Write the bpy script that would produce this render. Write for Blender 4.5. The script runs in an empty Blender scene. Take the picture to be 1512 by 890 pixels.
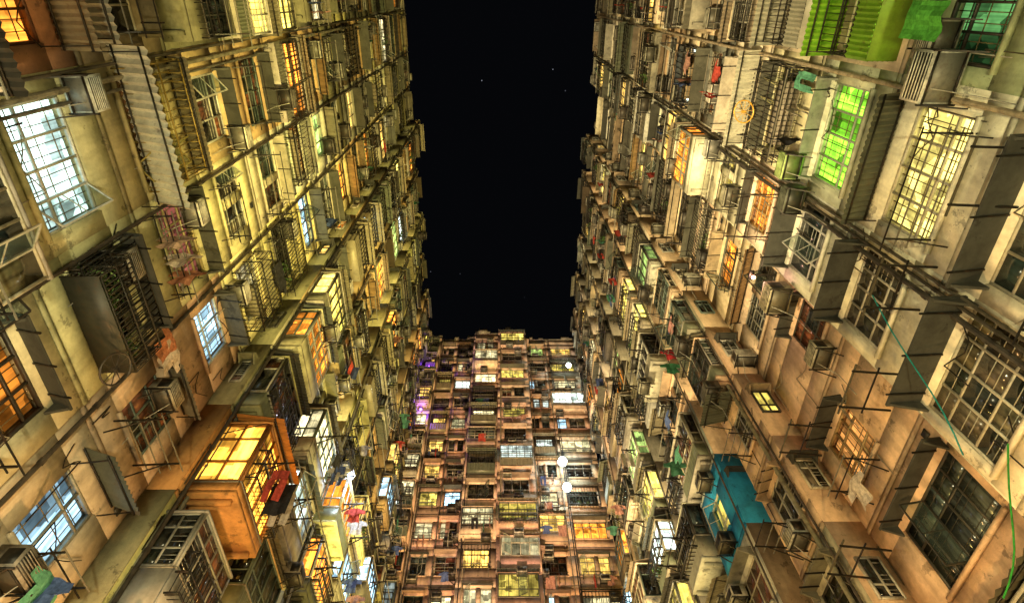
import bpy, math, random
import numpy as np
R = random.Random(11)
U = R.uniform
scene = bpy.context.scene

# ------------------------------------------------------------------ materials
def nmat(name):
    m = bpy.data.materials.new(name); m.use_nodes = True
    nt = m.node_tree; nt.nodes.clear()
    return m, nt, nt.nodes, nt.links

def noise(nt, vec, scale, detail=4, rough=.6):
    n = nt.nodes.new('ShaderNodeTexNoise'); n.inputs['Scale'].default_value = scale
    n.inputs['Detail'].default_value = detail; n.inputs['Roughness'].default_value = rough
    nt.links.new(vec, n.inputs['Vector']); return n.outputs['Fac']

def ramp(nt, fac, p0, c0, p1, c1):
    r = nt.nodes.new('ShaderNodeMapRange')
    r.inputs['From Min'].default_value = p0; r.inputs['From Max'].default_value = p1
    r.inputs['To Min'].default_value = c0; r.inputs['To Max'].default_value = c1
    nt.links.new(fac, r.inputs['Value']); return r.outputs['Result']

def mul(nt, a, b):
    m = nt.nodes.new('ShaderNodeMath'); m.operation = 'MULTIPLY'
    nt.links.new(a, m.inputs[0]); nt.links.new(b, m.inputs[1]); return m.outputs[0]

def scalecol(nt, col, fac):
    v = nt.nodes.new('ShaderNodeVectorMath'); v.operation = 'SCALE'
    nt.links.new(col, v.inputs[0]); nt.links.new(fac, v.inputs['Scale']); return v.outputs[0]

def mixc(nt, fac, a, b):
    m = nt.nodes.new('ShaderNodeMix'); m.data_type = 'RGBA'
    nt.links.new(fac, m.inputs[0])
    if isinstance(a, tuple): m.inputs[6].default_value = a
    else: nt.links.new(a, m.inputs[6])
    if isinstance(b, tuple): m.inputs[7].default_value = b
    else: nt.links.new(b, m.inputs[7])
    return m.outputs[2]

def base(nt, name='col'):
    g = nt.nodes.new('ShaderNodeNewGeometry'); a = nt.nodes.new('ShaderNodeAttribute'); a.attribute_name = name
    return g.outputs['Position'], a.outputs['Color']

def mapping(nt, vec, sc):
    m = nt.nodes.new('ShaderNodeMapping'); m.inputs['Scale'].default_value = sc
    nt.links.new(vec, m.inputs['Vector']); return m.outputs['Vector']

def finish(nt, col, rough=.8, metal=0, bump=None, bstr=.3, spec=.4):
    p = nt.nodes.new('ShaderNodeBsdfPrincipled'); o = nt.nodes.new('ShaderNodeOutputMaterial')
    if isinstance(col, tuple): p.inputs['Base Color'].default_value = col
    else: nt.links.new(col, p.inputs['Base Color'])
    if isinstance(rough, float) or isinstance(rough, int): p.inputs['Roughness'].default_value = rough
    else: nt.links.new(rough, p.inputs['Roughness'])
    p.inputs['Metallic'].default_value = metal
    p.inputs['Specular IOR Level'].default_value = spec
    if bump is not None:
        b = nt.nodes.new('ShaderNodeBump'); b.inputs['Strength'].default_value = bstr; b.inputs['Distance'].default_value = .03
        nt.links.new(bump, b.inputs['Height']); nt.links.new(b.outputs[0], p.inputs['Normal'])
    nt.links.new(p.outputs[0], o.inputs[0])
    return p, o

MATS = {}
m, nt, N, L = nmat('stained_painted_concrete'); pos, col = base(nt)
n1 = noise(nt, pos, .8, 5, .6); n2 = noise(nt, mapping(nt, pos, (2.6, 2.6, .5)), 1.0, 3, .6); n3 = noise(nt, pos, 7, 5, .7)
f = mul(nt, ramp(nt, n1, .35, .70, .6, 1.08), ramp(nt, n2, .36, .74, .55, 1.05))
f = mul(nt, f, ramp(nt, n3, .3, .82, .6, 1.05))
c = scalecol(nt, col, f)
pz = noise(nt, pos, 1.7, 7, .72)
c = mixc(nt, ramp(nt, pz, .60, 0, .62, .75), c, scalecol(nt, c, ramp(nt, n3, .3, .2, .7, .6)))
finish(nt, c, .85, 0, n3, .45); MATS['wall'] = m

m, nt, N, L = nmat('rusty_painted_iron'); pos, col = base(nt)
n1 = noise(nt, pos, 6, 3, .7)
c = mixc(nt, ramp(nt, n1, .54, 0, .7, .6), scalecol(nt, col, ramp(nt, n1, .3, .6, .7, 1.1)), (.06, .028, .012, 1))
finish(nt, c, .5, .2); MATS['metal'] = m

m, nt, N, L = nmat('dark_window_glass'); pos, col = base(nt)
n1 = noise(nt, pos, 2.0, 3, .6); n2 = noise(nt, mapping(nt, pos, (9, 9, .8)), 1, 2, .5)
c = scalecol(nt, col, mul(nt, ramp(nt, n1, .35, .25, .65, 1.5), ramp(nt, n2, .35, .4, .62, 1.3)))
finish(nt, c, ramp(nt, n1, .3, .06, .7, .25), 0, None, .05, .4); MATS['glass'] = m

m, nt, N, L = nmat('clear_window_glass'); pos, col = base(nt)
p, o = finish(nt, scalecol(nt, col, ramp(nt, noise(nt, pos, 3, 2), .3, .6, .7, 1.2)), .1, 0, None, 0, .6)
tr = N.new('ShaderNodeBsdfTransparent'); tr.inputs[0].default_value = (.85, .92, .9, 1); mx = N.new('ShaderNodeMixShader'); mx.inputs[0].default_value = .3
L.new(tr.outputs[0], mx.inputs[1]); L.new(p.outputs[0], mx.inputs[2]); L.new(mx.outputs[0], o.inputs[0]); MATS['clear'] = m

m, nt, N, L = nmat('lit_room_behind_window'); pos, col = base(nt)
v = N.new('ShaderNodeTexVoronoi'); v.distance = 'CHEBYCHEV'; v.inputs['Scale'].default_value = 2.6; v.inputs['Randomness'].default_value = .9
L.new(pos, v.inputs['Vector'])
bw = N.new('ShaderNodeRGBToBW'); L.new(v.outputs['Color'], bw.inputs[0])
n2 = noise(nt, mapping(nt, pos, (14, 14, .7)), 1, 2, .5); n1 = noise(nt, pos, 1.6, 3, .6)
f = mul(nt, ramp(nt, bw.outputs[0], .25, .3, .6, 1.15), ramp(nt, n2, .35, .65, .6, 1.1))
f = mul(nt, f, ramp(nt, n1, .35, .55, .6, 1.25))
e = N.new('ShaderNodeEmission'); L.new(scalecol(nt, col, f), e.inputs['Color']); e.inputs['Strength'].default_value = 1.0
o = N.new('ShaderNodeOutputMaterial'); L.new(e.outputs[0], o.inputs[0]); MATS['glow'] = m

m, nt, N, L = nmat('bulb_glow'); pos, col = base(nt)
e = N.new('ShaderNodeEmission'); L.new(col, e.inputs['Color']); e.inputs['Strength'].default_value = 1.0
o = N.new('ShaderNodeOutputMaterial'); L.new(e.outputs[0], o.inputs[0]); MATS['bulb'] = m

m, nt, N, L = nmat('dirty_enamel_casing'); pos, col = base(nt)
n1 = noise(nt, pos, 5, 4, .7)
c = scalecol(nt, col, ramp(nt, n1, .35, .4, .6, 1.0))
finish(nt, c, .55); MATS['ac'] = m

m, nt, N, L = nmat('weathered_sheet_metal'); pos, col = base(nt)
n1 = noise(nt, pos, 3, 4, .7)
c = mixc(nt, ramp(nt, n1, .57, 0, .7, .7), scalecol(nt, col, ramp(nt, n1, .3, .6, .7, 1.1)), (.08, .045, .02, 1))
finish(nt, c, .5, .15); MATS['sheet'] = m

m, nt, N, L = nmat('woven_cloth'); pos, col = base(nt)
n1 = noise(nt, pos, 14, 3, .6)
finish(nt, scalecol(nt, col, ramp(nt, n1, .3, .6, .7, 1.15)), .95, 0, n1, .3, .1); MATS['cloth'] = m

m, nt, N, L = nmat('plant_leaf'); pos, col = base(nt)
finish(nt, scalecol(nt, col, ramp(nt, noise(nt, pos, 20, 2), .3, .5, .7, 1.3)), .6); MATS['leaf'] = m

m, nt, N, L = nmat('courtyard_concrete'); pos, col = base(nt)
n1 = noise(nt, pos, .5, 6, .7)
finish(nt, scalecol(nt, col, ramp(nt, n1, .3, .5, .7, 1.2)), .8, 0, n1, .3); MATS['ground'] = m

# ------------------------------------------------------------------ geometry accumulators
class Acc:
    def __init__(s): s.b = []; s.q = []
CUR = None
STACK = []
class Group:
    def __init__(s, name, parts): s.name = name; s.parts = parts; s.acc = {}
    def get(s, m):
        a = s.acc.get(m)
        if a is None: a = s.acc[m] = Acc()
        return a
def begin(name, parts=None):
    global CUR
    STACK.append(CUR); CUR = Group(name, parts)

def arrays(acc):
    V = []; Q = []; C = []; n = 0
    if acc.b:
        A = np.array(acc.b, dtype=np.float64)
        x0, x1, y0, y1, z0, z1 = [A[:, i] for i in range(6)]
        v = np.stack([np.stack(t, 1) for t in [(x0,y0,z0),(x1,y0,z0),(x1,y1,z0),(x0,y1,z0),(x0,y0,z1),(x1,y0,z1),(x1,y1,z1),(x0,y1,z1)]], 1)
        k = len(A); V.append(v.reshape(-1, 3)); C.append(np.repeat(A[:, 6:9], 8, 0))
        fq = np.array([[0,3,2,1],[4,5,6,7],[0,1,5,4],[1,2,6,5],[2,3,7,6],[3,0,4,7]])
        Q.append((np.arange(k)[:, None, None]*8 + fq[None]).reshape(-1, 4)); n += 8*k
    if acc.q:
        A = np.array(acc.q, dtype=np.float64); k = len(A)
        V.append(A[:, :12].reshape(-1, 3)); C.append(np.repeat(A[:, 12:15], 4, 0))
        Q.append(n + np.arange(4*k).reshape(-1, 4)); n += 4*k
    return np.concatenate(V), np.concatenate(Q), np.concatenate(C)

def mk(name, items, center=False):
    V = []; Q = []; C = []; MI = []; n = 0
    me = bpy.data.meshes.new(name)
    for i, (mn, acc) in enumerate(items):
        v, q, c = arrays(acc); V.append(v); Q.append(q+n); C.append(c); MI.append(np.full(len(q), i)); n += len(v)
        me.materials.append(MATS[mn])
    V = np.concatenate(V); Q = np.concatenate(Q); C = np.concatenate(C); MI = np.concatenate(MI)
    off = V.mean(0) if center else np.zeros(3)
    me.vertices.add(len(V)); me.vertices.foreach_set('co', (V-off).astype(np.float32).ravel())
    me.loops.add(len(Q)*4); me.loops.foreach_set('vertex_index', Q.astype(np.int32).ravel())
    me.polygons.add(len(Q)); me.polygons.foreach_set('loop_start', (np.arange(len(Q))*4).astype(np.int32))
    try: me.polygons.foreach_set('loop_total', np.full(len(Q), 4, dtype=np.int32))
    except Exception: pass
    me.polygons.foreach_set('material_index', MI.astype(np.int32))
    me.update(calc_edges=True)
    at = me.color_attributes.new('col', 'FLOAT_COLOR', 'POINT')
    at.data.foreach_set('color', np.concatenate([C, np.ones((len(C), 1))], 1).astype(np.float32).ravel())
    ob = bpy.data.objects.new(name, me); ob.location = off
    scene.collection.objects.link(ob)
    return ob

def end():
    global CUR
    g = CUR; CUR = STACK.pop()
    items = [(k, a) for k, a in g.acc.items() if a.b or a.q]
    if not items: return None
    if g.parts:
        e = bpy.data.objects.new(g.name, None); scene.collection.objects.link(e)
        for k, a in items:
            o = mk(g.parts.get(k, k), [(k, a)]); o.parent = e
        return e
    return mk(g.name, items, True)

class Frame:
    def __init__(s, ox, oy, ax, ay, bx, by): s.o = (ox, oy); s.a = (ax, ay); s.b = (bx, by)
    def P(s, a, b, z): return (s.o[0]+a*s.a[0]+b*s.b[0], s.o[1]+a*s.a[1]+b*s.b[1], z)
    def at(s, a, b): p = s.P(a, b, 0); return Frame(p[0], p[1], *s.a, *s.b)
    def neg(s, a, b): p = s.P(a, b, 0); return Frame(p[0], p[1], *s.b, -s.a[0], -s.a[1])   # faces -a
    def pos(s, a, b): p = s.P(a, b, 0); return Frame(p[0], p[1], *s.b, s.a[0], s.a[1])     # faces +a

def box(F, m, a0, a1, b0, b1, z0, z1, c):
    p = F.P(a0, b0, 0); q = F.P(a1, b1, 0)
    CUR.get(m).b.append((min(p[0], q[0]), max(p[0], q[0]), min(p[1], q[1]), max(p[1], q[1]), min(z0, z1), max(z0, z1), c[0], c[1], c[2]))
def quad(F, m, p0, p1, p2, p3, c):
    r = ()
    for p in (p0, p1, p2, p3): r += F.P(*p)
    CUR.get(m).q.append(r + tuple(c))
def gq(F, a0, a1, b, z0, z1, c): quad(F, 'glow', (a0, b, z0), (a1, b, z0), (a1, b, z1), (a0, b, z1), c)
def hexa(F, m, P8, c):
    for f in ((0,3,2,1),(4,5,6,7),(0,1,5,4),(1,2,6,5),(2,3,7,6),(3,0,4,7)):
        quad(F, m, *[P8[i] for i in f], c)
def beam(F, m, p, q, w, c, n=4, w2=None):
    d = [q[i]-p[i] for i in range(3)]; l = math.sqrt(sum(x*x for x in d)) or 1; d = [x/l for x in d]
    up = (0, 0, 1) if abs(d[2]) < .9 else (1, 0, 0)
    u = (d[1]*up[2]-d[2]*up[1], d[2]*up[0]-d[0]*up[2], d[0]*up[1]-d[1]*up[0]); lu = math.sqrt(sum(x*x for x in u)); u = [x/lu for x in u]
    v = (d[1]*u[2]-d[2]*u[1], d[2]*u[0]-d[0]*u[2], d[0]*u[1]-d[1]*u[0])
    r = w/2*(1.2 if n == 4 else 1); r2 = r if w2 is None else w2/2
    A = []; B = []
    for i in range(n):
        t = 2*math.pi*(i+.5)/n; cu, su = math.cos(t), math.sin(t)
        A.append(tuple(p[j]+r*(cu*u[j]+su*v[j]) for j in range(3))); B.append(tuple(q[j]+r2*(cu*u[j]+su*v[j]) for j in range(3)))
    for i in range(n):
        k = (i+1) % n; quad(F, m, A[i], A[k], B[k], B[i], c)
    if n == 4:
        quad(F, m, A[3], A[2], A[1], A[0], c); quad(F, m, *B, c)

def jit(c, a=.12):
    k = 1+U(-a, a); return (c[0]*k*(1+U(-a, a)*.3), c[1]*k, c[2]*k*(1+U(-a, a)*.4))
def sc(c, k): return (c[0]*k, c[1]*k, c[2]*k)

IRON = (.012, .011, .009)
WARM = (1.0, .60, .12); YEL = (1.0, .76, .14); ORG = (1.0, .32, .035); WHT = (.85, 1.0, .9); COOL = (.55, .9, 1.1); GRN = (.45, 1.0, .05); CREAM = (1.0, .86, .45)
GW = [8, 7, 7, 2, 1.5, 1, 4]
GS = (1.0, 4.0)
def glowcol():
    c = R.choices([WARM, YEL, ORG, WHT, COOL, (.7, 1, .25), CREAM], GW)[0]
    return sc(c, U(*GS))

# ------------------------------------------------------------------ parts
def window(F, a0, a1, z0, z1, b, lit=None, fc=None, near=False, cols=None, open_=0, back=.12, lattice=False):
    w = a1-a0; h = z1-z0
    if w < .2: return
    if cols is None: cols = max(1, round(w/(.52 if near else .6)))
    fc = fc or R.choice([(.45, .45, .4), (.3, .3, .25), (.05, .05, .04), (.04, .035, .03), (.5, .47, .36), (.1, .14, .12)])
    ft = .05
    box(F, 'metal', a0, a0+ft, b-.035, b+.035, z0, z1, fc); box(F, 'metal', a1-ft, a1, b-.035, b+.035, z0, z1, fc)
    box(F, 'metal', a0+ft, a1-ft, b-.035, b+.035, z0, z0+ft, fc); box(F, 'metal', a0+ft, a1-ft, b-.035, b+.035, z1-ft, z1, fc)
    rows = [z0+ft, z0+h*R.choice([.3, .33, .66, .7]), z1-ft]
    if near and h > 1.3 and R.random() < .5: rows = [z0+ft, z0+h*.33, z0+h*.72, z1-ft]
    for zr in rows[1:-1]: box(F, 'metal', a0+ft, a1-ft, b-.026, b+.026, zr-.022, zr+.022, fc)
    pw = (w-2*ft)/cols
    tone = R.choice([(.006, .007, .006), (.01, .01, .009), (.02, .024, .02), (.04, .04, .03), (.015, .022, .022)])
    curtain = R.choice([None, None, None, None, (.2, .18, .12), (.25, .1, .06), (.12, .16, .16)])
    for i in range(cols):
        x0 = a0+ft+i*pw; x1 = x0+pw
        if i: box(F, 'metal', x0-.022, x0+.022, b-.03, b+.03, z0+ft, z1-ft, fc)
        if lit:
            k = U(.7, 1.2)
            if R.random() < .15: k *= .35
            gq(F, x0, x1, b-back+U(0, .006), z0+ft, z1-ft, sc(lit, k))
            if near or lattice:
                lc = (.2, .15, .07)
                for zz in (.22, .5, .78): box(F, 'metal', x0+.02, x1-.02, b-.06, b-.048, z0+h*zz-.009, z0+h*zz+.009, lc)
                box(F, 'metal', x0+pw*.3, x0+pw*.3+.016, b-.063, b-.05, z0+ft, z1-ft, lc); box(F, 'metal', x0+pw*.68, x0+pw*.68+.016, b-.063, b-.05, z0+ft, z1-ft, lc)
        else:
            for j in range(len(rows)-1):
                t = tone if not (curtain and R.random() < .6) else sc(curtain, .5)
                box(F, 'glass', x0, x1, b-.01, b+.004+U(0, .004), rows[j], rows[j+1], jit(t, .5))
            if near and R.random() < .6:
                for zz in (.12, .2, .45, .55, .85): box(F, 'metal', x0+.03, x1-.03, b+.008, b+.018, z0+h*zz-.006, z0+h*zz+.006, fc)
        if open_ and R.random() < open_:
            th = U(.6, 1.35); s_ = R.choice([1, -1]); hx = x0 if s_ > 0 else x1
            zt = rows[-1]; zb = rows[-2] if len(rows) > 3 else rows[0]
            if near: zb = rows[0]
            dx = s_*pw*math.cos(th); db = pw*math.sin(th)
            p = [(hx, b+.03, zb), (hx+dx, b+.03+db, zb), (hx+dx, b+.03+db, zt), (hx, b+.03, zt)]
            for q0, q1 in ((0, 1), (1, 2), (2, 3), (3, 0)): beam(F, 'metal', p[q0], p[q1], .035, fc)
            zm = (zb+zt)/2; beam(F, 'metal', (hx, b+.03, zm), (hx+dx, b+.03+db, zm), .02, fc)
            quad(F, 'clear', *p, (.1, .14, .13))

def wallpieces(F, s0, s1, z, H, a0, a1, zs, zt, c, th=.26):
    box(F, 'wall', s0, s1, -th, 0, z, zs, c); box(F, 'wall', s0, s1, -th, 0, zt, z+H, c)
    box(F, 'wall', s0, a0, -th, 0, zs, zt, c); box(F, 'wall', a1, s1, -th, 0, zs, zt, c)

def hood(F, a0, a1, z, d, c, near, drop=.0):
    P = [(a0, .001, z+.0), (a1, .001, z+.0), (a1, d, z-drop), (a0, d, z-drop), (a0, .001, z+.06), (a1, .001, z+.06), (a1, d, z-drop+.05), (a0, d, z-drop+.05)]
    hexa(F, 'wall', P, c)
    for x in (a0+.02, a1-.08):
        P = [(x, .001, z-.25), (x+.05, .001, z-.25), (x+.05, d*.92, z-drop-.03), (x, d*.92, z-drop-.03), (x, .001, z-.002), (x+.05, .001, z-.002), (x+.05, d*.94, z-drop-.002), (x, d*.94, z-drop-.002)]
        hexa(F, 'wall', P, c)
    if near:
        for x in (a0+.3, (a0+a1)/2, a1-.3): beam(F, 'metal', (x, .01, z-.02), (x, d+.12, z-drop-.02), .035, IRON)

def corr(F, a0, a1, b0, z0, b1, z1, c, pitch=.12, amp=.03, frame=True):
    n = max(2, int((a1-a0)/pitch*2)); dx = (a1-a0)/n
    for i in range(n):
        e0 = amp*(1 if i % 2 else -1); e1 = -e0
        x = a0+i*dx; k = U(.85, 1.1)
        quad(F, 'sheet', (x, b0, z0+e0), (x+dx, b0, z0+e1), (x+dx, b1, z1+e1), (x, b1, z1+e0), sc(c, k))
    if frame:
        for t in (.12, .85):
            bb = b0+(b1-b0)*t; zz = z0+(z1-z0)*t-.05
            box(F, 'metal', a0, a1, bb-.015, bb+.015, zz-.02, zz+.01, IRON)
        for x in (a0+.1, a1-.1):
            beam(F, 'metal', (x, b0, z0-.5*(abs(b1-b0))), (x, b0+(b1-b0)*.85, z0+(z1-z0)*.85-.06), .025, IRON)

def corr_v(F, a0, a1, b, z0, z1, c, pitch=.12, amp=.02):
    n = max(2, int((a1-a0)/pitch*2)); dx = (a1-a0)/n
    for i in range(n):
        e0 = amp*(1 if i % 2 else -1); x = a0+i*dx
        quad(F, 'sheet', (x, b+e0, z0), (x+dx, b-e0, z0), (x+dx, b-e0, z1), (x, b+e0, z1), sc(c, U(.85, 1.1)))

def ac_geo(F, a, b, z, c, near, w=.64, d=.48, h=.42):
    box(F, 'ac', a, a+w, b, b+d, z, z+h, c)
    dk = (.015, .015, .013)
    box(F, 'metal', a+.04, a+w-.04, b+d, b+d+.006, z+.05, z+h-.05, dk)
    n = 6 if near else 2
    for i in range(n):
        zz = z+.08+(h-.16)*i/(n-1)
        box(F, 'ac', a+.04, a+w-.04, b+d+.006, b+d+.02, zz-.008, zz+.008, c)
    for sx in (a-.006, a+w):
        box(F, 'metal', sx, sx+.006, b+d*.35, b+d*.92, z+.07, z+h-.07, dk)
    box(F, 'metal', a+.03, a+w-.03, b+.05, b+d-.03, z-.006, z, sc(c, .3))
    for x in (a-.03, a+w):
        box(F, 'metal', x, x+.03, b-.02, b+d+.06, z-.04, z-.008, IRON)
        beam(F, 'metal', (x+.015, b, z-.38), (x+.015, b+d*.9, z-.04), .03, IRON)
    for y in (b+.06, b+d-.05): box(F, 'metal', a, a+w, y, y+.03, z-.038, z-.01, IRON)
    if near:
        beam(F, 'ac', (a+w*.7, b+d*.8, z), (a+w*.75, b+.05, z-.5), .02, (.4, .4, .35), 5)
        beam(F, 'ac', (a+w*.75, b+.05, z-.5), (a+w*.75, b+.04, z-1.3), .02, (.4, .4, .35), 5)

def obj(name, near, fn, *args, **kw):
    if near: begin(name); fn(*args, **kw); end()
    else: fn(*args, **kw)
def ac(F, a, b, z, near, c=None, **kw):
    c = c or jit(R.choice([(.45, .43, .34), (.34, .32, .25), (.5, .49, .42), (.22, .2, .16), (.12, .11, .09)]), .15)
    obj('air_conditioner', near, ac_geo, F, a, b, z, c, near, **kw)

def cage(F, a0, a1, b0, b1, z0, z1, near, c=IRON, step=None, roof=False):
    st = step or (.14 if near else .22); th = .014 if near else .024
    for zz in (z0, (z0+z1)/2, z1):
        box(F, 'metal', a0, a1, b1-th, b1+th, zz-th*1.2, zz+th*1.2, c)
        for x in (a0, a1): box(F, 'metal', x-th, x+th, b0, b1-th, zz-th*1.2, zz+th*1.2, c)
    x = a0
    while x <= a1+.01:
        box(F, 'metal', x-th*.6, x+th*.6, b1-th*.6, b1+th*.6, z0, z1, c); x += st
    y = b0+.1
    while y < b1:
        for xx in (a0, a1): box(F, 'metal', xx-th*.6, xx+th*.6, y-th*.6, y+th*.6, z0, z1, c)
        y += st
    x = a0+st/2
    while x <= a1:
        box(F, 'metal', x-th*.5, x+th*.5, b0, b1-th, z0-th*.5, z0+th*.5, c); x += st
        if roof: box(F, 'metal', x-th*.5, x+th*.5, b0, b1-th, z1-th*.5, z1+th*.5, c)

def rack_geo(F, a0, a1, b, z, d, near):
    th = .018 if near else .028
    for x in (a0, a1):
        beam(F, 'metal', (x, b, z), (x, b+d, z+.06), th*2, IRON)
        beam(F, 'metal', (x, b, z-.35), (x, b+d*.7, z+.03), th*1.5, IRON)
    n = 4 if near else 3
    for i in range(n):
        bb = b+d*(.25+.75*i/(n-1)); zz = z+.06*(bb-b)/d
        beam(F, 'metal', (a0-.1, bb, zz+.02), (a1+.1+U(0, .2), bb, zz+.02), th*1.4, R.choice([IRON, (.2, .19, .15)]))
def rack(F, a0, a1, b, z, d, near): obj('drying_rack', near, rack_geo, F, a0, a1, b, z, d, near)

def garment_geo(F, a, b, z, kind, c, along='b'):
    def pt(u, w):
        wav = .03*math.sin(u*16+a*7)*(.4+w) + .02*math.sin(w*9+u*5)
        if along == 'b': return (a+wav, b+u, z-w)
        return (a+u, b+wav, z-w)
    if kind == 'shirt': rowsd = [(0, .1, .1), (.06, .24, .24), (.12, .42, .42), (.3, .46, .46), (.31, .22, .22), (.5, .23, .23), (.72, .26, .26)]
    elif kind == 'towel': rowsd = [(0, .3, .3), (.3, .3, .3), (.6, .29, .29), (.95, .3, .3)]
    elif kind == 'trousers': rowsd = [(0, .2, .2), (.25, .22, .22), (.3, .24, .24), (.6, .23, .23), (.95, .22, .22)]
    for i in range(len(rowsd)-1):
        w0, l0, r0 = rowsd[i]; w1, l1, r1 = rowsd[i+1]; n = 8
        for k in range(n):
            if kind == 'trousers' and w0 >= .3 and k in (3, 4): continue
            u = [-l0+(l0+r0)*k/n, -l0+(l0+r0)*(k+1)/n, -l1+(l1+r1)*(k+1)/n, -l1+(l1+r1)*k/n]
            quad(F, 'cloth', pt(u[0], w0), pt(u[1], w0), pt(u[2], w1), pt(u[3], w1), sc(c, .8+.3*math.sin(k*2.1+i)**2))
def garment(F, a, b, z, near, c=None, kind=None, along=None):
    along = along or R.choice(['a', 'b', 'b'])
    c = c or R.choice([(.5, .08, .06), (.1, .15, .35), (.55, .5, .45), (.03, .03, .035), (.45, .25, .2), (.6, .6, .55), (.1, .3, .2)])
    obj('hanging_laundry', near, garment_geo, F, a, b, z, kind or R.choice(['shirt', 'shirt', 'towel', 'trousers']), c, along)

def leaves(F, a, b, z, n, s):
    for i in range(n):
        t = U(0, 6.28); ph = U(-.4, 1.3); r = U(.1, .38)*s
        x, y, zz = a+r*math.cos(t)*math.cos(ph), b+r*math.sin(t)*math.cos(ph), z+r*math.sin(ph)*1.1
        d = (U(-.06, .06), U(-.06, .06), U(-.06, .06)); e = (U(-.04, .04), U(-.04, .04), U(-.04, .04))
        quad(F, 'leaf', (x, y, zz), (x+d[0]+e[0], y+d[1]+e[1], zz+d[2]+e[2]), (x+2*d[0], y+2*d[1], zz+2*d[2]), (x+d[0]-e[0], y+d[1]-e[1], zz+d[2]-e[2]), jit((.06, .12, .03), .5))
def plant_geo(F, a, b, z):
    for i in range(10):
        t0 = 2*math.pi*i/10; t1 = 2*math.pi*(i+1)/10
        for r0, r1, z0, z1 in ((.08, .13, 0, .2), (.14, .14, .2, .24), (.13, .0, .22, .22), (.0, .08, 0, 0)):
            quad(F, 'cloth', (a+r0*math.cos(t0), b+r0*math.sin(t0), z+z0), (a+r0*math.cos(t1), b+r0*math.sin(t1), z+z0), (a+r1*math.cos(t1), b+r1*math.sin(t1), z+z1), (a+r1*math.cos(t0), b+r1*math.sin(t0), z+z1), (.25, .1, .05))
    leaves(F, a, b, z+.32, 120, 1)
    for i in range(5): beam(F, 'leaf', (a, b, z+.2), (a+U(-.2, .2), b+U(-.2, .2), z+.6), .015, (.08, .07, .03))

def wheel_geo(F, a, b, z, r, c, tilt=.3):
    n = 20; pts = []
    for i in range(n):
        t = 2*math.pi*i/n; pts.append((a+r*math.cos(t), b+r*math.sin(t)*tilt, z+r*math.sin(t)))
    for i in range(n): beam(F, 'metal', pts[i], pts[(i+1) % n], .04, c, 6)
    for i in range(0, n, 2): beam(F, 'metal', (a, b, z), pts[i], .014, c)
    beam(F, 'metal', (a, b-.06, z), (a, b+.06, z), .07, c, 8)

def pipe(F, a, b, z0, z1, r, c, near):
    n = 8 if near else 5
    beam(F, 'ac', (a, b, z0), (a, b, z1), r*2, c, n)
    z = z0+U(0, 1.5)
    while z < z1:
        beam(F, 'ac', (a, b, z), (a, b, z+.1), r*2.6, c, n); z += 1.5 if near else 3

def cables(F, s0, s1, z, H):
    for j in range(R.choice([1, 2, 3])):
        x = U(s0+.05, s1-.05); zz = U(z+.1, z+H-.3); x2 = min(s1-.02, max(s0+.02, x+U(-1.2, 1.2)))
        c = R.choice([IRON, IRON, (.3, .28, .22), (.08, .07, .05)])
        prev = (x, .045, zz)
        for k in range(1, 5):
            t = k/4; q = (x+(x2-x)*t, .045, zz+U(-.1, .1)-.3*math.sin(math.pi*t))
            beam(F, 'metal', prev, q, .018, c); prev = q
        beam(F, 'metal', (x, .04, zz), (x, .04, max(z, zz-U(.5, 1.5))), .02, c)
    if R.random() < .5:
        x = U(s0+.1, s1-.3); zz = z+U(2.4, 2.75)
        box(F, 'metal', x, x+.18, .036, .05, zz, zz+.18, (.03, .03, .025))

def balcony(F, s0, s1, z, H, d, wc, near, lit=None, solid=.85, roofc=None, sheet=None, fc=None, top=2.5):
    u = jit(wc, .1)
    box(F, 'wall', s0, s1, 0, d, z-.06, z+.06, u)
    for x in (s0+.15, s1-.25): box(F, 'wall', x, x+.1, 0, d-.1, z-.2, z-.062, sc(u, .8))
    sides = [(F.at(s0, d), 0, s1-s0), (F.neg(s0, 0), 0, d), (F.pos(s1, 0), 0, d)]
    for i, (G, x0, x1) in enumerate(sides):
        xa, xb = (x0, x1) if i == 0 else (x0+.002, x1-.055)
        if sheet and i == 0: corr_v(G, xa, xb, -.03, z+.06, z+solid, sheet, .1 if near else .2)
        else: box(G, 'wall' if not sheet else 'sheet', xa, xb, -.05, -.002, z+.06, z+solid, sheet or u)
        box(G, 'metal', xa, xb, -.055, .012, z+solid, z+solid+.04, (.25, .23, .18))
        window(G, xa+.01, xb-.01, z+solid+.04, z+top, -.03, lit=lit, near=near, fc=fc, open_=.12 if near else .06, back=.05 if i else .09)
    box(F, 'wall', s0-.03, s1+.03, 0, d+.03, z+top, z+top+.06, u)
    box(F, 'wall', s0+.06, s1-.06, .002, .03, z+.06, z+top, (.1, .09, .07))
    if roofc or R.random() < .6:
        corr(F, s0-.1, s1+.1, 0, z+top+.35, d+.3, z+top+.1, roofc or R.choice([(.2, .18, .12), (.1, .11, .1), (.3, .25, .18), (.06, .055, .045)]), .12 if near else .25, .025)
    if R.random() < .4:
        cage(F, s0+.05, s1-.05, d, d+.3, z+.5, z+1.4, near)
        if R.random() < .4:
            for j in range(3): leaves(F, U(s0+.3, s1-.3), d+.15, z+.6, 40, .6)

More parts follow.
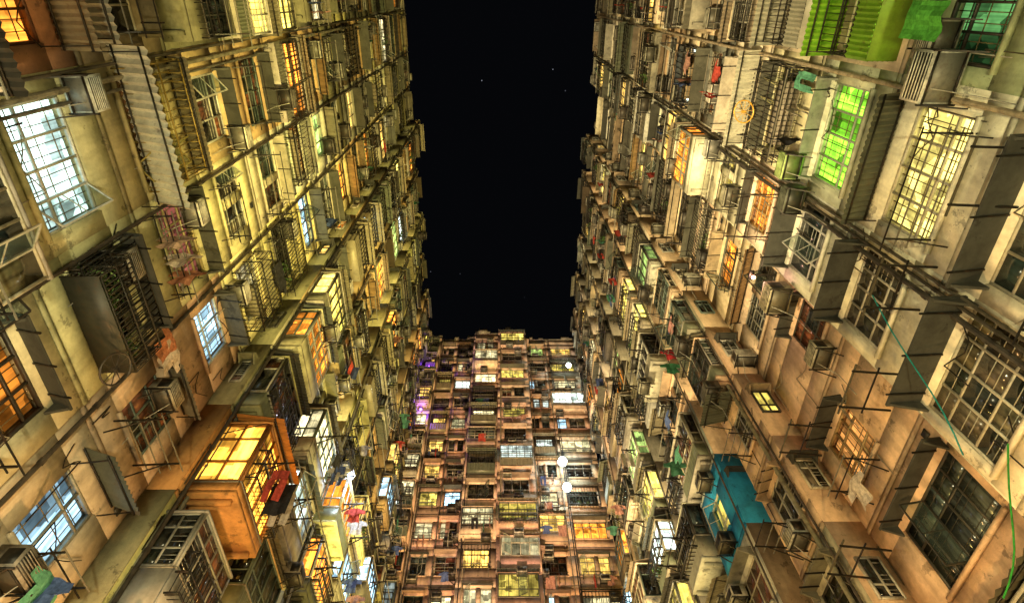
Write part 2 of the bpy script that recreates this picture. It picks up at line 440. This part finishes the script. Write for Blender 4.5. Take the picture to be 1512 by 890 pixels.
KEY = 'L'
def module(F, s0, s1, z, H, near, o, pal, plit, wts, dmul):
    wc = o.get('wc') or jit(R.choice(pal), .2)
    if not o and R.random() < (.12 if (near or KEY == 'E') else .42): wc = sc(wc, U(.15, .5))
    w = s1-s0
    style = o.get('style') or R.choices(['win', 'cage', 'balc', 'two', 'sheet'], wts)[0]
    lit = o.get('lit') if 'lit' in o else (glowcol() if R.random() < plit else None)
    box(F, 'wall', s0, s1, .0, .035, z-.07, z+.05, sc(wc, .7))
    if near: cables(F, s0, s1, z, H)
    if style == 'balc':
        box(F, 'wall', s0, s1, -.26, 0, z, z+H, wc)
        m = min(.3, w*.1); d = o.get('d', U(.35, .75)*dmul)
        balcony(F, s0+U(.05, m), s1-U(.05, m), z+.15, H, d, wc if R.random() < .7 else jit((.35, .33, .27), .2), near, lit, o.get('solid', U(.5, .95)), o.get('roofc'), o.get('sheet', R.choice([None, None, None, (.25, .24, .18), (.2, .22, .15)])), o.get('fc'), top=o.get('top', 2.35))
        if R.random() < .6: ac(F, s0+U(.1, max(.15, w-.8)), d*.98+.06 if R.random() < .5 else .05, z-.55+.0, near)
        if R.random() < .55:
            dr = U(.4, .8)*dmul; rack(F, s0+.3, s1-.3, d+.05, z+1.1, dr, near)
            if R.random() < .4:
                for i in range(R.choice([1, 2, 3])): garment(F, s0+U(.4, max(.5, w-.4)), d+.05+dr*.6, z+1.12, near)
        return
    if style == 'sheet':
        box(F, 'wall', s0, s1, -.26, 0, z, z+H, wc)
        d = U(.3, .6)*dmul; c = o.get('sheet') or R.choice([(.25, .24, .17), (.15, .17, .12), (.35, .31, .2)])
        a0, a1 = s0+.25, s1-.2
        for G, x0, x1 in ((F.at(a0, d), 0, a1-a0), (F.neg(a0, 0), 0, d), (F.pos(a1, 0), 0, d)):
            corr_v(G, x0, x1, 0, z+.3, z+1.1, c, .1 if near else .2)
        box(F, 'sheet', a0, a1, 0, d, z+.28, z+.31, sc(c, .8))
        cage(F, a0, a1, 0, d, z+1.1, z+2.3, near)
        window(F, a0+.1, a1-.1, z+1.0, z+2.2, .05, lit, near=near, back=.03)
        corr(F, a0-.1, a1+.1, 0, z+2.6, d+.35, z+2.35, c, .12 if near else .24)
        return
    a0 = s0+o.get('m0', w*U(.08, .2)); a1 = s1-o.get('m1', w*U(.08, .2)); zs = z+o.get('zs', .75); zt = z+o.get('zt', 2.25)
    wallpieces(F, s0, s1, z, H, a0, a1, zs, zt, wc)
    if style == 'two':
        mid = a0+(a1-a0)*U(.35, .6)
        box(F, 'wall', mid-.12, mid+.12, -.25, -.002, zs, zt, wc)
        window(F, a0, mid-.12, zs, zt, -.1, lit, near=near, fc=o.get('fc'), open_=.2)
        window(F, mid+.12, a1, zs, zt, -.1, lit if R.random() < .5 else None, near=near, fc=o.get('fc'))
    else:
        window(F, a0, a1, zs, zt, -.09, lit, near=near, fc=o.get('fc'), cols=o.get('cols'), open_=o.get('open', .15))
    box(F, 'wall', a0-.06, a1+.06, .001, .09, zs-.08, zs-.002, sc(wc, .9))
    if o.get('hood', R.random() < .65): hood(F, a0-.1, a1+.1, zt+.14, o.get('hd', U(.3, .6)), o.get('hc') or R.choice([(.05, .05, .04), (.08, .08, .06), sc(wc, .6), sc(wc, .35)]), near, U(.02, .15))
    elif R.random() < .7: corr(F, a0-.15, a1+.15, .0, zt+.4, U(.45, .8)*dmul, zt+.12, R.choice([(.25, .22, .15), (.12, .13, .1), (.3, .2, .1)]), .12 if near else .24, .025)
    if style == 'cage':
        d = U(.28, .6)*dmul; cage(F, a0-.08, a1+.08, .0, d, zs-.1, zt+.05, near)
        if R.random() < .4: box(F, 'cloth', a0+U(0, .5), a1-U(.1, .6), .08, d-.04, zs-.06, zs+U(.1, .35), jit((.2, .17, .12), .4))
        elif R.random() < .4:
            for j in range(3): leaves(F, U(a0+.2, a1-.2), d*.5, zs+.05, 40, .6)
    if o.get('ac', R.random() < .55):
        r = R.random()
        if r < .5: ac(F, a0+U(0, max(.05, a1-a0-.8)), .03, zs-.62, near)
        else: ac(F, a1-.7 if r < .75 else a0+.1, .02, zt-.5, near)
    if o.get('rack', R.random() < .6):
        x0 = a0+U(0, .3); x1 = a1-U(0, .4); zz = zs-U(0, .3); d = U(.5, 1.0)*dmul; rack(F, x0, x1, .02, zz, d, near)
        if R.random() < .4:
            for i in range(R.choice([1, 2, 3])): garment(F, x0+U(.1, max(.2, x1-x0-.1)), .02+d*.6, zz, near)

def facade(F, key, segs, z0, H, nf, ztop, pal, plit, over, nearfn, dzs=None):
    global KEY
    KEY = key
    for i, (s0, s1, n) in enumerate(segs):
        G = F.at(0, n)
        box(G, 'wall', s0, s1, -11-n, -.262, 0, ztop-.3, (.15, .13, .1))
        box(G, 'wall', s0, s1, -.26, 0, 0, .5, (.25, .22, .18)); box(G, 'wall', s0, s1, -.26, 0, 3.3, z0, (.3, .25, .18))
        box(G, 'wall', s0, s0+.3, -.26, 0, .5, 3.3, (.3, .25, .18)); box(G, 'wall', s1-.3, s1, -.26, 0, .5, 3.3, (.3, .25, .18))
        zz = .5
        while zz < 3.28: box(G, 'sheet', s0+.3, s1-.3, -.2, -.13+.02*(int(zz*10) % 2), zz, zz+.1, (.3, .3, .28)); zz += .1
        nl = segs[i-1][2] if i else n-.6; nr = segs[i+1][2] if i+1 < len(segs) else n-.6
        colwc = jit(R.choice(pal), .15)
        dz = (dzs or {}).get(i, 0)
        if dz: box(G, 'wall', s0, s1, -.26, 0, z0, z0+dz, colwc)
        stack = n > nl+.2 or n > nr+.2
        wts = (2, 1.6, 5.5, 1, 1) if stack else (5, 2.2, 1.8, 1.6, .8)
        if key == 'E': wts = (2, 1, 5, 1, 1) if n > .3 else (6, 1, .5, 3, .2)
        for f in range(nf):
            z = z0+f*H+dz; h = H
            if f == nf-1: h = H-dz
            o = over.get((key, i, f), {})
            mid = (s0+s1)/2; near = nearfn(mid, z)
            palx = [colwc, colwc, R.choice(pal)]
            dmul = 1.8-1.3*min(1, f/(nf*.7)) if stack else 1.15-.6*f/nf
            if key == 'E': dmul = 1.0
            pl = plit if key == 'E' else (plit*.7 if near else plit*1.25)
            module(G, s0, s1, z, h, near, o, palx, pl, wts, dmul)
            for side, nn in ((0, nl), (1, nr)):
                if nn < n-.15:
                    D = n-nn; S = F.neg(s0, nn) if side == 0 else F.pos(s1, nn)
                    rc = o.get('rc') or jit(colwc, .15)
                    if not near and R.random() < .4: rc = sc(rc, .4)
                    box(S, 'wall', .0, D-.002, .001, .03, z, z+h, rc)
                    if D > .6 and (side == 0 or R.random() < .3):
                        r = R.random()
                        if r < .75:
                            w0 = .18; w1 = min(1.0, D-.15)
                            window(S, w0, w1, z+1.0, z+2.0, .06, glowcol() if R.random() < .2 else None, near=near, cols=1 if D < .8 else 2, back=.02)
                            if R.random() < .6: hood(S.at(0, .03), .1, D-.05, z+2.12, .32, R.choice([sc(colwc, .6), (.05, .05, .04)]), False, .08)
                        if r > .35 and D > .75: ac(S, .1, .035, z+.35, near)
        zt = z0+nf*H
        box(G, 'wall', s0, s1, -.2, 0, zt, ztop, jit(R.choice(pal), .1)); box(G, 'wall', s0, s1, -.25, .06, ztop, ztop+.08, (.3, .28, .22))
        for j in range(3):
            x = U(s0, s1-.2); hgt = U(.3, 1.6)
            beam(G, 'metal', (x, -.1, ztop), (x+U(-.1, .1), -.1, ztop+hgt), .03, IRON)
            if R.random() < .5: box(G, 'ac', x, min(x+U(.3, 1.0), s1), -.2, U(.0, .25), ztop+.08, ztop+U(.3, .8), (.3, .28, .22))
        for j in range(R.choice([1, 2, 3])):
            x = s0+U(.03, .25)+j*.16; r = U(.03, .06)
            pipe(G, x, .07+r+U(0, .03), 3, ztop, r, jit(R.choice([(.2, .18, .13), (.1, .09, .07), (.35, .3, .22), (.06, .05, .04)]), .2), s0 < 12 and F.a[1] == 1)

PARTS = {'wall': 'walls', 'metal': 'frames_grilles_and_racks', 'glass': 'window_panes', 'clear': 'open_casement_panes', 'glow': 'lit_windows', 'ac': 'pipes_and_air_conditioner_casings', 'sheet': 'corrugated_sheets', 'cloth': 'laundry', 'bulb': 'bulbs', 'leaf': 'balcony_plants'}
FR = Frame(8, 0, 0, 1, -1, 0); FL = Frame(-8, 0, 0, 1, 1, 0); FE = Frame(0, 33.7, 1, 0, 0, -1)
def near(s, z): return -1.5 < s < 13 and 5 < z < 24

palL = [(.48, .45, .20), (.38, .37, .16), (.58, .53, .27), (.22, .21, .12), (.60, .56, .40), (.44, .31, .15)]
palR = [(.70, .64, .48), (.60, .50, .34), (.64, .47, .31), (.38, .35, .26), (.68, .67, .57)]
palE = [(.66, .45, .32), (.60, .46, .35), (.68, .55, .40), (.52, .38, .27)]

OV = {}
def ov(key, seg, k, **o): OV[(key, seg, k+2)] = o
# left wall
ov('L', 3, 0, style='win', wc=(.50, .49, .29), lit=sc((.75, 1.05, .95), 3.0), m0=.4, m1=.35, zs=.68, zt=2.2, fc=(.6, .62, .58), cols=4, open=.5, hood=False, ac=False, rack=False)
ov('L', 3, 1, style='win', wc=(.34, .29, .15), lit=(.10, .04, .01), m0=.25, m1=.3, zs=.75, zt=2.55, hood=False, ac=False, rack=False, fc=(.3, .25, .08))
ov('L', 3, 2, style='win', lit=None, fc=(.5, .5, .45), m0=.7, m1=.5, ac=False)
ov('L', 2, 0, style='win', lit=sc(ORG, 3), wc=(.25, .12, .06), fc=(.1, .04, .02), hood=False)
ov('L', 2, 1, style='win', lit=None, wc=(.25, .2, .12))
ov('L', 2, 4, style='balc', lit=sc(YEL, 4)); ov('L', 3, 4, style='balc', lit=sc(ORG, 4)); ov('L', 2, 3, style='balc', lit=sc(YEL, 3), d=.6)
ov('L', 4, 0, style='cage', lit=None, wc=(.46, .46, .26), hood=True, hd=.6, hc=(.06, .06, .05), fc=(.12, .12, .1), m0=.3, m1=.4)
ov('L', 4, 1, style='win', lit=(.35, .10, .07), wc=(.46, .43, .24), fc=(.35, .3, .15), m0=.25, m1=.3, hood=True, hc=(.05, .05, .04), ac=True, rack=True)
ov('L', 4, -1, style='win', lit=sc(ORG, .8), wc=(.5, .46, .3), hood=True)
ov('L', 5, 1, style='win', lit=sc(COOL, 3.2), m0=.6, m1=.8, zs=1.1, zt=2.5, wc=(.46, .31, .2), open=.3, hood=True, hc=(.08, .08, .07), fc=(.5, .55, .55), ac=False, rack=False)
ov('L', 5, 0, style='win', lit=None, wc=(.52, .39, .27), hood=False, rack=True, m0=.9, m1=.7)
ov('L', 5, -1, style='win', lit=sc(COOL, 1.8), wc=(.46, .39, .28), rack=True, m0=.9, m1=.8)
ov('L', 6, 0, style='balc', lit=sc((1, .45, .05), 5.0), d=1.25, wc=(.5, .24, .07), rc=(.4, .22, .08), solid=.3, roofc=(.5, .2, .04), sheet=None, fc=(.3, .13, .03))
ov('L', 6, -1, style='balc', lit=None, d=.9, wc=(.56, .52, .2), solid=1.0, sheet=None, fc=(.35, .35, .3))
ov('L', 6, -2, style='balc', lit=(.5, .7, .15), d=.8, wc=(.5, .46, .2), solid=.9, sheet=None)
ov('L', 6, 1, style='balc', lit=None, d=.7, wc=(.3, .28, .14), solid=.6)
ov('L', 8, 2, style='balc', lit=sc(CREAM, 4.0), d=1.0); ov('L', 8, 1, style='balc', lit=sc(WHT, 2.5), d=1.0)
ov('L', 6, 3, style='balc', lit=sc(YEL, 3.5), d=.8); ov('L', 6, 2, style='balc', lit=sc(ORG, 3), d=.9, wc=(.5, .46, .3))
ov('L', 8, 7, style='balc', lit=sc(ORG, 4)); ov('L', 8, 10, style='balc', lit=sc(WHT, 4)); ov('L', 5, 4, style='win', lit=sc(COOL, 3)); ov('L', 5, 6, style='win', lit=sc(ORG, 4)); ov('L', 10, 7, style='balc', lit=sc(ORG, 5))
ov('L', 13, 4, style='win', lit=sc(COOL, 3)); ov('L', 14, 3, style='balc', lit=sc(COOL, 3)); ov('L', 12, 2, style='balc', lit=sc(COOL, 3))
# right wall
ov('R', 3, 0, style='win', wc=(.74, .72, .60), lit=sc((1.0, .80, .2), 2.6), m0=.45, m1=.3, zs=.65, zt=2.25, fc=(.6, .58, .5), cols=4, open=0, hood=False, ac=False, rack=True)
ov('R', 3, 1, style='win', wc=(.62, .66, .5), lit=sc((.35, 1.0, .05), 2.8), m0=.45, m1=.35, zs=.7, zt=2.3, fc=(.45, .5, .4), cols=4, open=0, hood=True, hd=.4, hc=(.2, .22, .18), ac=False, rack=False)
ov('R', 3, 2, style='cage', wc=(.6, .56, .36), lit=None, fc=(.4, .38, .2))
HD = (.05, .052, .046)
ov('R', 4, 0, style='win', wc=(.74, .71, .58), lit=None, m0=.35, m1=.3, zs=.85, zt=2.35, fc=(.5, .48, .42), cols=4, hood=True, hd=.65, hc=HD, ac=False, rack=False)
ov('R', 4, 1, style='win', wc=(.62, .62, .53), lit=None, m0=.3, m1=.35, fc=(.5, .5, .48), cols=4, hood=True, hd=.65, hc=HD, ac=False, rack=False)
ov('R', 4, 2, style='win', wc=(.7, .56, .44), lit=sc(ORG, 3.4), m0=.4, m1=.5, fc=(.5, .35, .15), hood=True, hc=HD)
ov('R', 4, -1, style='win', wc=(.74, .68, .54), lit=None, m0=.15, m1=.2, fc=(.5, .48, .4), cols=4, hood=True, hd=.65, hc=HD, ac=False, rack=False, zs=.6, zt=2.3)
ov('R', 3, -1, style='win', wc=(.74, .68, .54), lit=None, m0=.5, m1=.3, fc=(.5, .48, .4), hood=True, hc=HD, rack=True)
ov('R', 2, 1, style='sheet', sheet=(.25, .5, .04), lit=sc(GRN, 1.2)); ov('R', 2, 0, style='win', lit=(.12, .35, .1), wc=(.3, .36, .22))
ov('R', 2, 2, style='sheet', sheet=(.4, .4, .32))
ov('R', 5, 0, style='win', wc=(.68, .49, .33), lit=sc((1, .42, .1), 1.1), m0=2.1, m1=.6, fc=(.4, .3, .15), hood=True, hd=.5, hc=HD, rack=True, ac=False)
ov('R', 5, 1, style='win', wc=(.68, .50, .35), lit=None, m0=.7, m1=2.2, hood=True, hc=HD, ac=True, rack=False)
ov('R', 5, -1, style='win', wc=(.64, .45, .3), lit=None, m0=.8, m1=1.0, hood=True, hc=HD)
ov('R', 5, 2, style='two', wc=(.66, .52, .37), lit=None, m0=.7, m1=.8); ov('R', 5, 3, style='win', lit=sc(ORG, 3), m0=1.2, m1=1.2)
RC = (.66, .47, .31)
ov('R', 6, 1, style='win', wc=(.64, .46, .3), rc=RC, lit=None, m0=.5, m1=.5, hood=False, rack=True)
ov('R', 6, 0, style='win', wc=(.64, .46, .3), rc=RC, lit=None, m0=.4, m1=.4, hood=True, hd=.35)
ov('R', 6, 2, style='balc', wc=(.66, .45, .3), rc=RC, lit=None, d=.5); ov('R', 6, -1, rc=RC, style='win')
ov('R', 8, 1, style='win', wc=(.015, .27, .55), rc=(.015, .25, .5), lit=sc(YEL, 1.2), hood=False, ac=True, rack=False, m0=1.0, m1=.6, fc=(.5, .5, .45))
ov('R', 8, 0, style='win', wc=(.6, .6, .5), hood=True); ov('R', 8, 2, style='balc', d=.5, lit=None, wc=(.5, .56, .5))

segL = [(-8, -4.8, .3), (-4.8, -1.6, -.9), (-1.6, 1.2, 0), (1.2, 4.15, 0), (4.15, 6.9, 0), (6.9, 9.9, -.1), (9.9, 12.5, .6), (12.5, 14.3, -1.5), (14.3, 17, .1), (17, 18.6, -1.5), (18.6, 21.3, .3), (21.3, 22.9, -1.5), (22.9, 25.5, .1), (25.5, 27.1, -1.5), (27.1, 29.8, .25), (29.8, 31.3, -1.5), (31.3, 33.6, .0)]
segR = [(-8, -4.8, .3), (-4.8, -1.4, -.9), (-1.4, 1.4, 0), (1.4, 4.5, 0), (4.5, 7.0, 0), (7.0, 11.2, -.7), (11.2, 13.3, .2), (13.3, 14.5, -1.5), (14.5, 17.2, .35), (17.2, 19.4, -.1), (19.4, 21, -1.5), (21, 23.5, .15), (23.5, 25.1, -1.5), (25.1, 27.7, .25), (27.7, 29.4, -1.5), (29.4, 31.8, .15), (31.8, 33.6, -.9)]
segE = [(-7.9, -6.5, .5), (-6.5, -4.7, 0), (-4.7, -2.9, 0.02), (-2.9, -.3, .8), (-.3, 2.6, 1.3), (2.6, 4.7, 0), (4.7, 7.9, .02)]
dzL = {6: .6, 8: .4, 10: 1.0, 12: .8, 14: .3, 7: .6, 9: .9, 16: .5}
dzR = {6: .3, 9: .7, 11: .2, 13: .9, 10: .5, 12: .3, 15: .5}

def hero_left():
    F = FL
    begin('corrugated_awning'); corr(F, .9, 4.25, .02, 14.05, 1.1, 13.5, (.75, .73, .62), .17, .05); end()
    begin('corrugated_awning'); corr(F, -1.2, .85, .02, 13.6, .8, 13.25, (.5, .48, .4), .15, .04); end()
    ac(F, 1.3, .05, 12.35, True, (.62, .66, .62)); ac(F, 3.4, .05, 18.3, True)
    begin('window_cage'); cage(F, 1.35, 3.95, .0, .45, 13.95, 15.8, True, (.28, .2, .05), .2, True); end()
    begin('window_cage'); cage(F, 4.5, 6.6, 0, .75, 10.7, 11.6, True, (.03, .028, .02), .1); box(F, 'metal', 4.5, 6.6, .02, .72, 10.68, 10.69, (.05, .05, .04)); end()
    for x in (4.8, 5.2, 6.3): begin('potted_plant'); plant_geo(F, x, .35, 10.7); end()
    begin('bicycle_wheel'); wheel_geo(F, 6.1, .85, 10.1, .3, (.05, .04, .03)); end()
    for i, c in enumerate([(.6, .4, .3), (.7, .6, .5), (.45, .2, .12)]): garment(F, 5.0+i*.45, .5, 13.9, True, c, 'shirt')
    for i, c in enumerate([(.5, .2, .1), (.6, .5, .4)]): garment(F, 7.0+i*.35, .4, 12.6, True, c, 'shirt')
    for i in range(4): garment(F, 12.9+i*.35, .3, 13.5, True, R.choice([(.6, .6, .55), (.45, .4, .3), (.5, .5, .5)]), 'shirt')
def hero_right():
    F = FR
    ac(F, .85, .1, 11.85, True, (.75, .75, .66), w=.85, d=.6, h=.55); ac(F, 3.6, .25, 15.9, True, (.4, .55, .2)); ac(F, 4.3, .3, 15.3, True, (.1, .11, .08))
    ac(F, 7.0, .1, 15.0, True, (.42, .38, .26), w=.75, d=.6, h=.5)
    begin('bicycle_wheel'); wheel_geo(F, 3.1, .75, 19.0, .32, (.6, .35, .05), .5); end()
    for i, c in enumerate([(.05, .3, .05), (.03, .05, .04), (.1, .4, .06)]): garment(F, -.3+i*.35, .9, 12.6, True, c, 'towel')
    for i, c in enumerate([(.5, .25, .22), (.04, .04, .04), (.45, .04, .05), (.05, .2, .1)]): garment(F, 12.2+i*.5, .9, 22.0-i*.3, True, c, 'shirt')
    begin('corrugated_awning'); corr(F, 1.5, 4.3, 0, 20.2, .9, 19.8, (.6, .6, .5), .12, .03); end()
    for (a, z) in ((2.0, 9.9), (4.4, 10.9), (6.6, 10.6), (9.2, 12.0), (10.0, 9.2)):
        begin('clothes_pole_bracket')
        for j in range(2): beam(F, 'metal', (a+j*.9, 0, z), (a+j*.9, 1.0, z+.12), .04, IRON)
        beam(F, 'metal', (a-.15, .95, z+.14), (a+1.1, .95, z+.14), .035, (.1, .09, .06)); beam(F, 'metal', (a-.1, .5, z+.1), (a+1.05, .5, z+.1), .03, IRON); end()
    for (a, b_, z, a2, z2, c) in ((5.2, .7, 11.3, 6.4, 8.2, (.02, .25, .25)), (5.6, .8, 7.6, 7.6, 6.6, (.03, .25, .04))):
        begin('hanging_rope')
        p = (a, b_, z)
        for k in range(1, 9):
            t = k/8; q = (a+(a2-a)*t, b_+.05*math.sin(t*6), z+(z2-z)*t-.15*math.sin(math.pi*t)); beam(F, 'cloth', p, q, .025, c, 6); p = q
        end()

begin('apartment_building', PARTS)
facade(FL, 'L', segL, 4.1, 3.0, 16, 53.4, palL, .34, OV, near, dzL); hero_left(); end()
begin('apartment_building', PARTS)
facade(FR, 'R', segR, 4.6, 3.0, 16, 53.6, palR, .31, OV, near, dzR); hero_right(); end()
begin('apartment_building', PARTS)
GW = [5, 5, 2.5, 5, 1.5, .5, 9]; GS = (.8, 3.0)
facade(FE, 'E', segE, 4.6, 2.85, 17, 54.0, palE, .58, OV, lambda s, z: False)
end()

# ------------------------------------------------------------------ ground
W0 = Frame(0, 0, 1, 0, 0, 1)
begin('ground'); box(W0, 'ground', -300, 300, -300, 300, -.3, -.02, (.08, .08, .075)); end()
begin('courtyard_paving'); box(W0, 'ground', -7.3, 7.3, -20, 32.2, -.018, .004, (.2, .19, .17)); end()

# ------------------------------------------------------------------ lamps
def add_light(kind, loc, power, color, target=None, size=None, blend=.8, radius=.15, parent=None):
    l = bpy.data.lights.new('lamp_light', kind); l.energy = power; l.color = color; l.shadow_soft_size = radius
    o = bpy.data.objects.new('lamp_light', l); o.location = loc; scene.collection.objects.link(o)
    if kind == 'SPOT':
        l.spot_size = math.radians(size); l.spot_blend = blend
        from mathutils import Vector
        d = Vector(target)-Vector(loc); o.rotation_euler = d.to_track_quat('-Z', 'Y').to_euler()
    if parent:
        bpy.context.view_layer.update(); o.parent = parent; o.matrix_parent_inverse = parent.matrix_world.inverted()
    return o

def street_lamp(x, y, power, color):
    begin('street_lamp')
    beam(W0, 'metal', (x, y, 0), (x, y, 3.0), .12, (.1, .1, .1), 10, .08); beam(W0, 'metal', (x, y, 0), (x, y, .25), .3, (.1, .1, .1), 10, .14)
    beam(W0, 'metal', (x, y, 3.0), (x-.6*(1 if x > 0 else -1), y, 3.15), .06, (.1, .1, .1), 8)
    hx = x-.75*(1 if x > 0 else -1)
    box(W0, 'bulb', hx-.2, hx+.2, y-.1, y+.1, 3.16, 3.2, sc(color, 6)); box(W0, 'metal', hx-.24, hx+.24, y-.14, y+.14, 3.08, 3.155, (.1, .1, .1))
    o = end(); add_light('POINT', (hx, y, 3.5), power, color, radius=.12, parent=o)

def added_floodlight(x, y, z, tgt, power, color, size, blend=.9):  # unseen fixture added at ground level to brighten the upper and end walls
    begin('added_floodlight')
    box(W0, 'metal', x-.3, x+.3, y-.2, y+.2, z, z+.08, (.06, .06, .06)); box(W0, 'metal', x-.25, x+.25, y-.12, y+.12, z+.1, z+.4, (.06, .06, .06))
    box(W0, 'bulb', x-.22, x+.22, y-.1, y+.1, z+.4, z+.42, sc(color, 5))
    for s in (-.3, .26): box(W0, 'metal', x+s, x+s+.04, y-.04, y+.04, z+.08, z+.3, (.06, .06, .06))
    o = end(); add_light('SPOT', (x, y, z+.6), power, color, tgt, size, blend, .2, o)

SOD = (1, .68, .18); AMB = (1, .55, .2); PK = (1, .58, .38)
street_lamp(-4.5, 2, 2000, (1, .88, .5)); street_lamp(4.5, 0, 1800, (1, .86, .4))
street_lamp(5.0, 9, 1300, (1, .58, .2)); street_lamp(-5.0, 10, 1700, AMB); street_lamp(5, 20, 1500, SOD); street_lamp(-3, 28, 4200, SOD)
for y in (4, 19):
    added_floodlight(5.5, y, 0, (-8, y+2, 36), 62000, (1, .80, .24), 54)
    added_floodlight(-5.5, y, 0, (8, y+2, 36), 66000, (1, .77, .38), 54)
added_floodlight(0, 14, 0, (0, 33.7, 38), 72000, PK, 40)
added_floodlight(1, 20, 0, (0, 33.7, 24), 20000, (1, .66, .14), 60)

def wall_lamp(F, a, b, z, power, color, r=.13, hot=14):
    begin('wall_lamp')
    p = (a, b, z); beam(F, 'metal', (a, 0, z+.1), (a, b, z+.1), .05, IRON); box(F, 'metal', a-.14, a+.14, b-.06, b+.06, z+.06, z+.14, IRON)
    for i in range(12):
        t0 = 2*math.pi*i/12; t1 = 2*math.pi*(i+1)/12
        for ph in range(4):
            f0 = -math.pi/2+math.pi*ph/4; f1 = f0+math.pi/4
            P = lambda t, f: (a+r*math.cos(t)*math.cos(f), b+r*math.sin(t)*math.cos(f), z-r+r*math.sin(f))
            quad(F, 'bulb', P(t0, f0), P(t1, f0), P(t1, f1), P(t0, f1), sc(color, hot))
    o = end(); q = F.P(a, b+r+.15, z-r); add_light('POINT', q, power, color, radius=.1, parent=o)
wall_lamp(FE, 4.9, .9, 35.1, 260, (.85, 1, .95), .38, 20); wall_lamp(FE, 5.0, .9, 32.4, 260, (.85, 1, .95), .34, 20); wall_lamp(FE, 6.8, .9, 48.2, 250, (.8, 1, .9), .26, 20)
wall_lamp(FL, 18.3, 1.5, 19.4, 350, (.7, .8, 1), .16); wall_lamp(FE, -7.2, 1.1, 47.5, 160, (.25, .06, 1), .12); wall_lamp(FE, -7.2, 1.1, 41, 160, (.28, .08, 1), .12)
wall_lamp(FR, 7.2, .7, 16.2, 60, (1, .5, .35), .06)

# ------------------------------------------------------------------ night sky
w = bpy.data.worlds.new('World'); scene.world = w; w.use_nodes = True
nt = w.node_tree; nt.nodes.clear(); N = nt.nodes; L = nt.links
sky = N.new('ShaderNodeTexSky'); sky.sky_type = 'NISHITA'; sky.sun_disc = False; sky.sun_elevation = math.radians(-4); sky.sun_rotation = math.radians(200)
bg = N.new('ShaderNodeBackground'); L.new(sky.outputs[0], bg.inputs[0]); bg.inputs[1].default_value = .008
tc = N.new('ShaderNodeTexCoord'); v = N.new('ShaderNodeTexVoronoi'); v.inputs['Scale'].default_value = 34; L.new(tc.outputs['Generated'], v.inputs['Vector'])
s1 = N.new('ShaderNodeMath'); s1.operation = 'LESS_THAN'; L.new(v.outputs['Distance'], s1.inputs[0]); s1.inputs[1].default_value = .034
bwn = N.new('ShaderNodeSeparateColor'); L.new(v.outputs['Color'], bwn.inputs[0])
s2 = N.new('ShaderNodeMath'); s2.operation = 'POWER'; L.new(bwn.outputs[0], s2.inputs[0]); s2.inputs[1].default_value = 4
s3 = N.new('ShaderNodeMath'); s3.operation = 'MULTIPLY'; L.new(s1.outputs[0], s3.inputs[0]); L.new(s2.outputs[0], s3.inputs[1])
bg2 = N.new('ShaderNodeBackground'); bg2.inputs[0].default_value = (.4, .42, .5, 1); L.new(s3.outputs[0], bg2.inputs[1])
bg3 = N.new('ShaderNodeBackground'); bg3.inputs[0].default_value = (.0016, .0018, .0024, 1)
ad = N.new('ShaderNodeAddShader'); ad2 = N.new('ShaderNodeAddShader'); L.new(bg.outputs[0], ad.inputs[0]); L.new(bg2.outputs[0], ad.inputs[1]); L.new(ad.outputs[0], ad2.inputs[0]); L.new(bg3.outputs[0], ad2.inputs[1])
o = N.new('ShaderNodeOutputWorld'); L.new(ad2.outputs[0], o.inputs[0])

# ------------------------------------------------------------------ camera
cd = bpy.data.cameras.new('camera'); cam = bpy.data.objects.new('camera', cd); scene.collection.objects.link(cam)
cam.location = (0, 0, 1.6); cam.rotation_euler = (math.radians(90+61.2), 0, 0)
cd.lens = 19.69; cd.sensor_width = 36; cd.shift_x = .0106; cd.clip_end = 1000; cd.clip_start = .05
scene.camera = cam
scene.view_settings.view_transform = 'Standard'; scene.view_settings.look = 'None'; scene.view_settings.exposure = 0
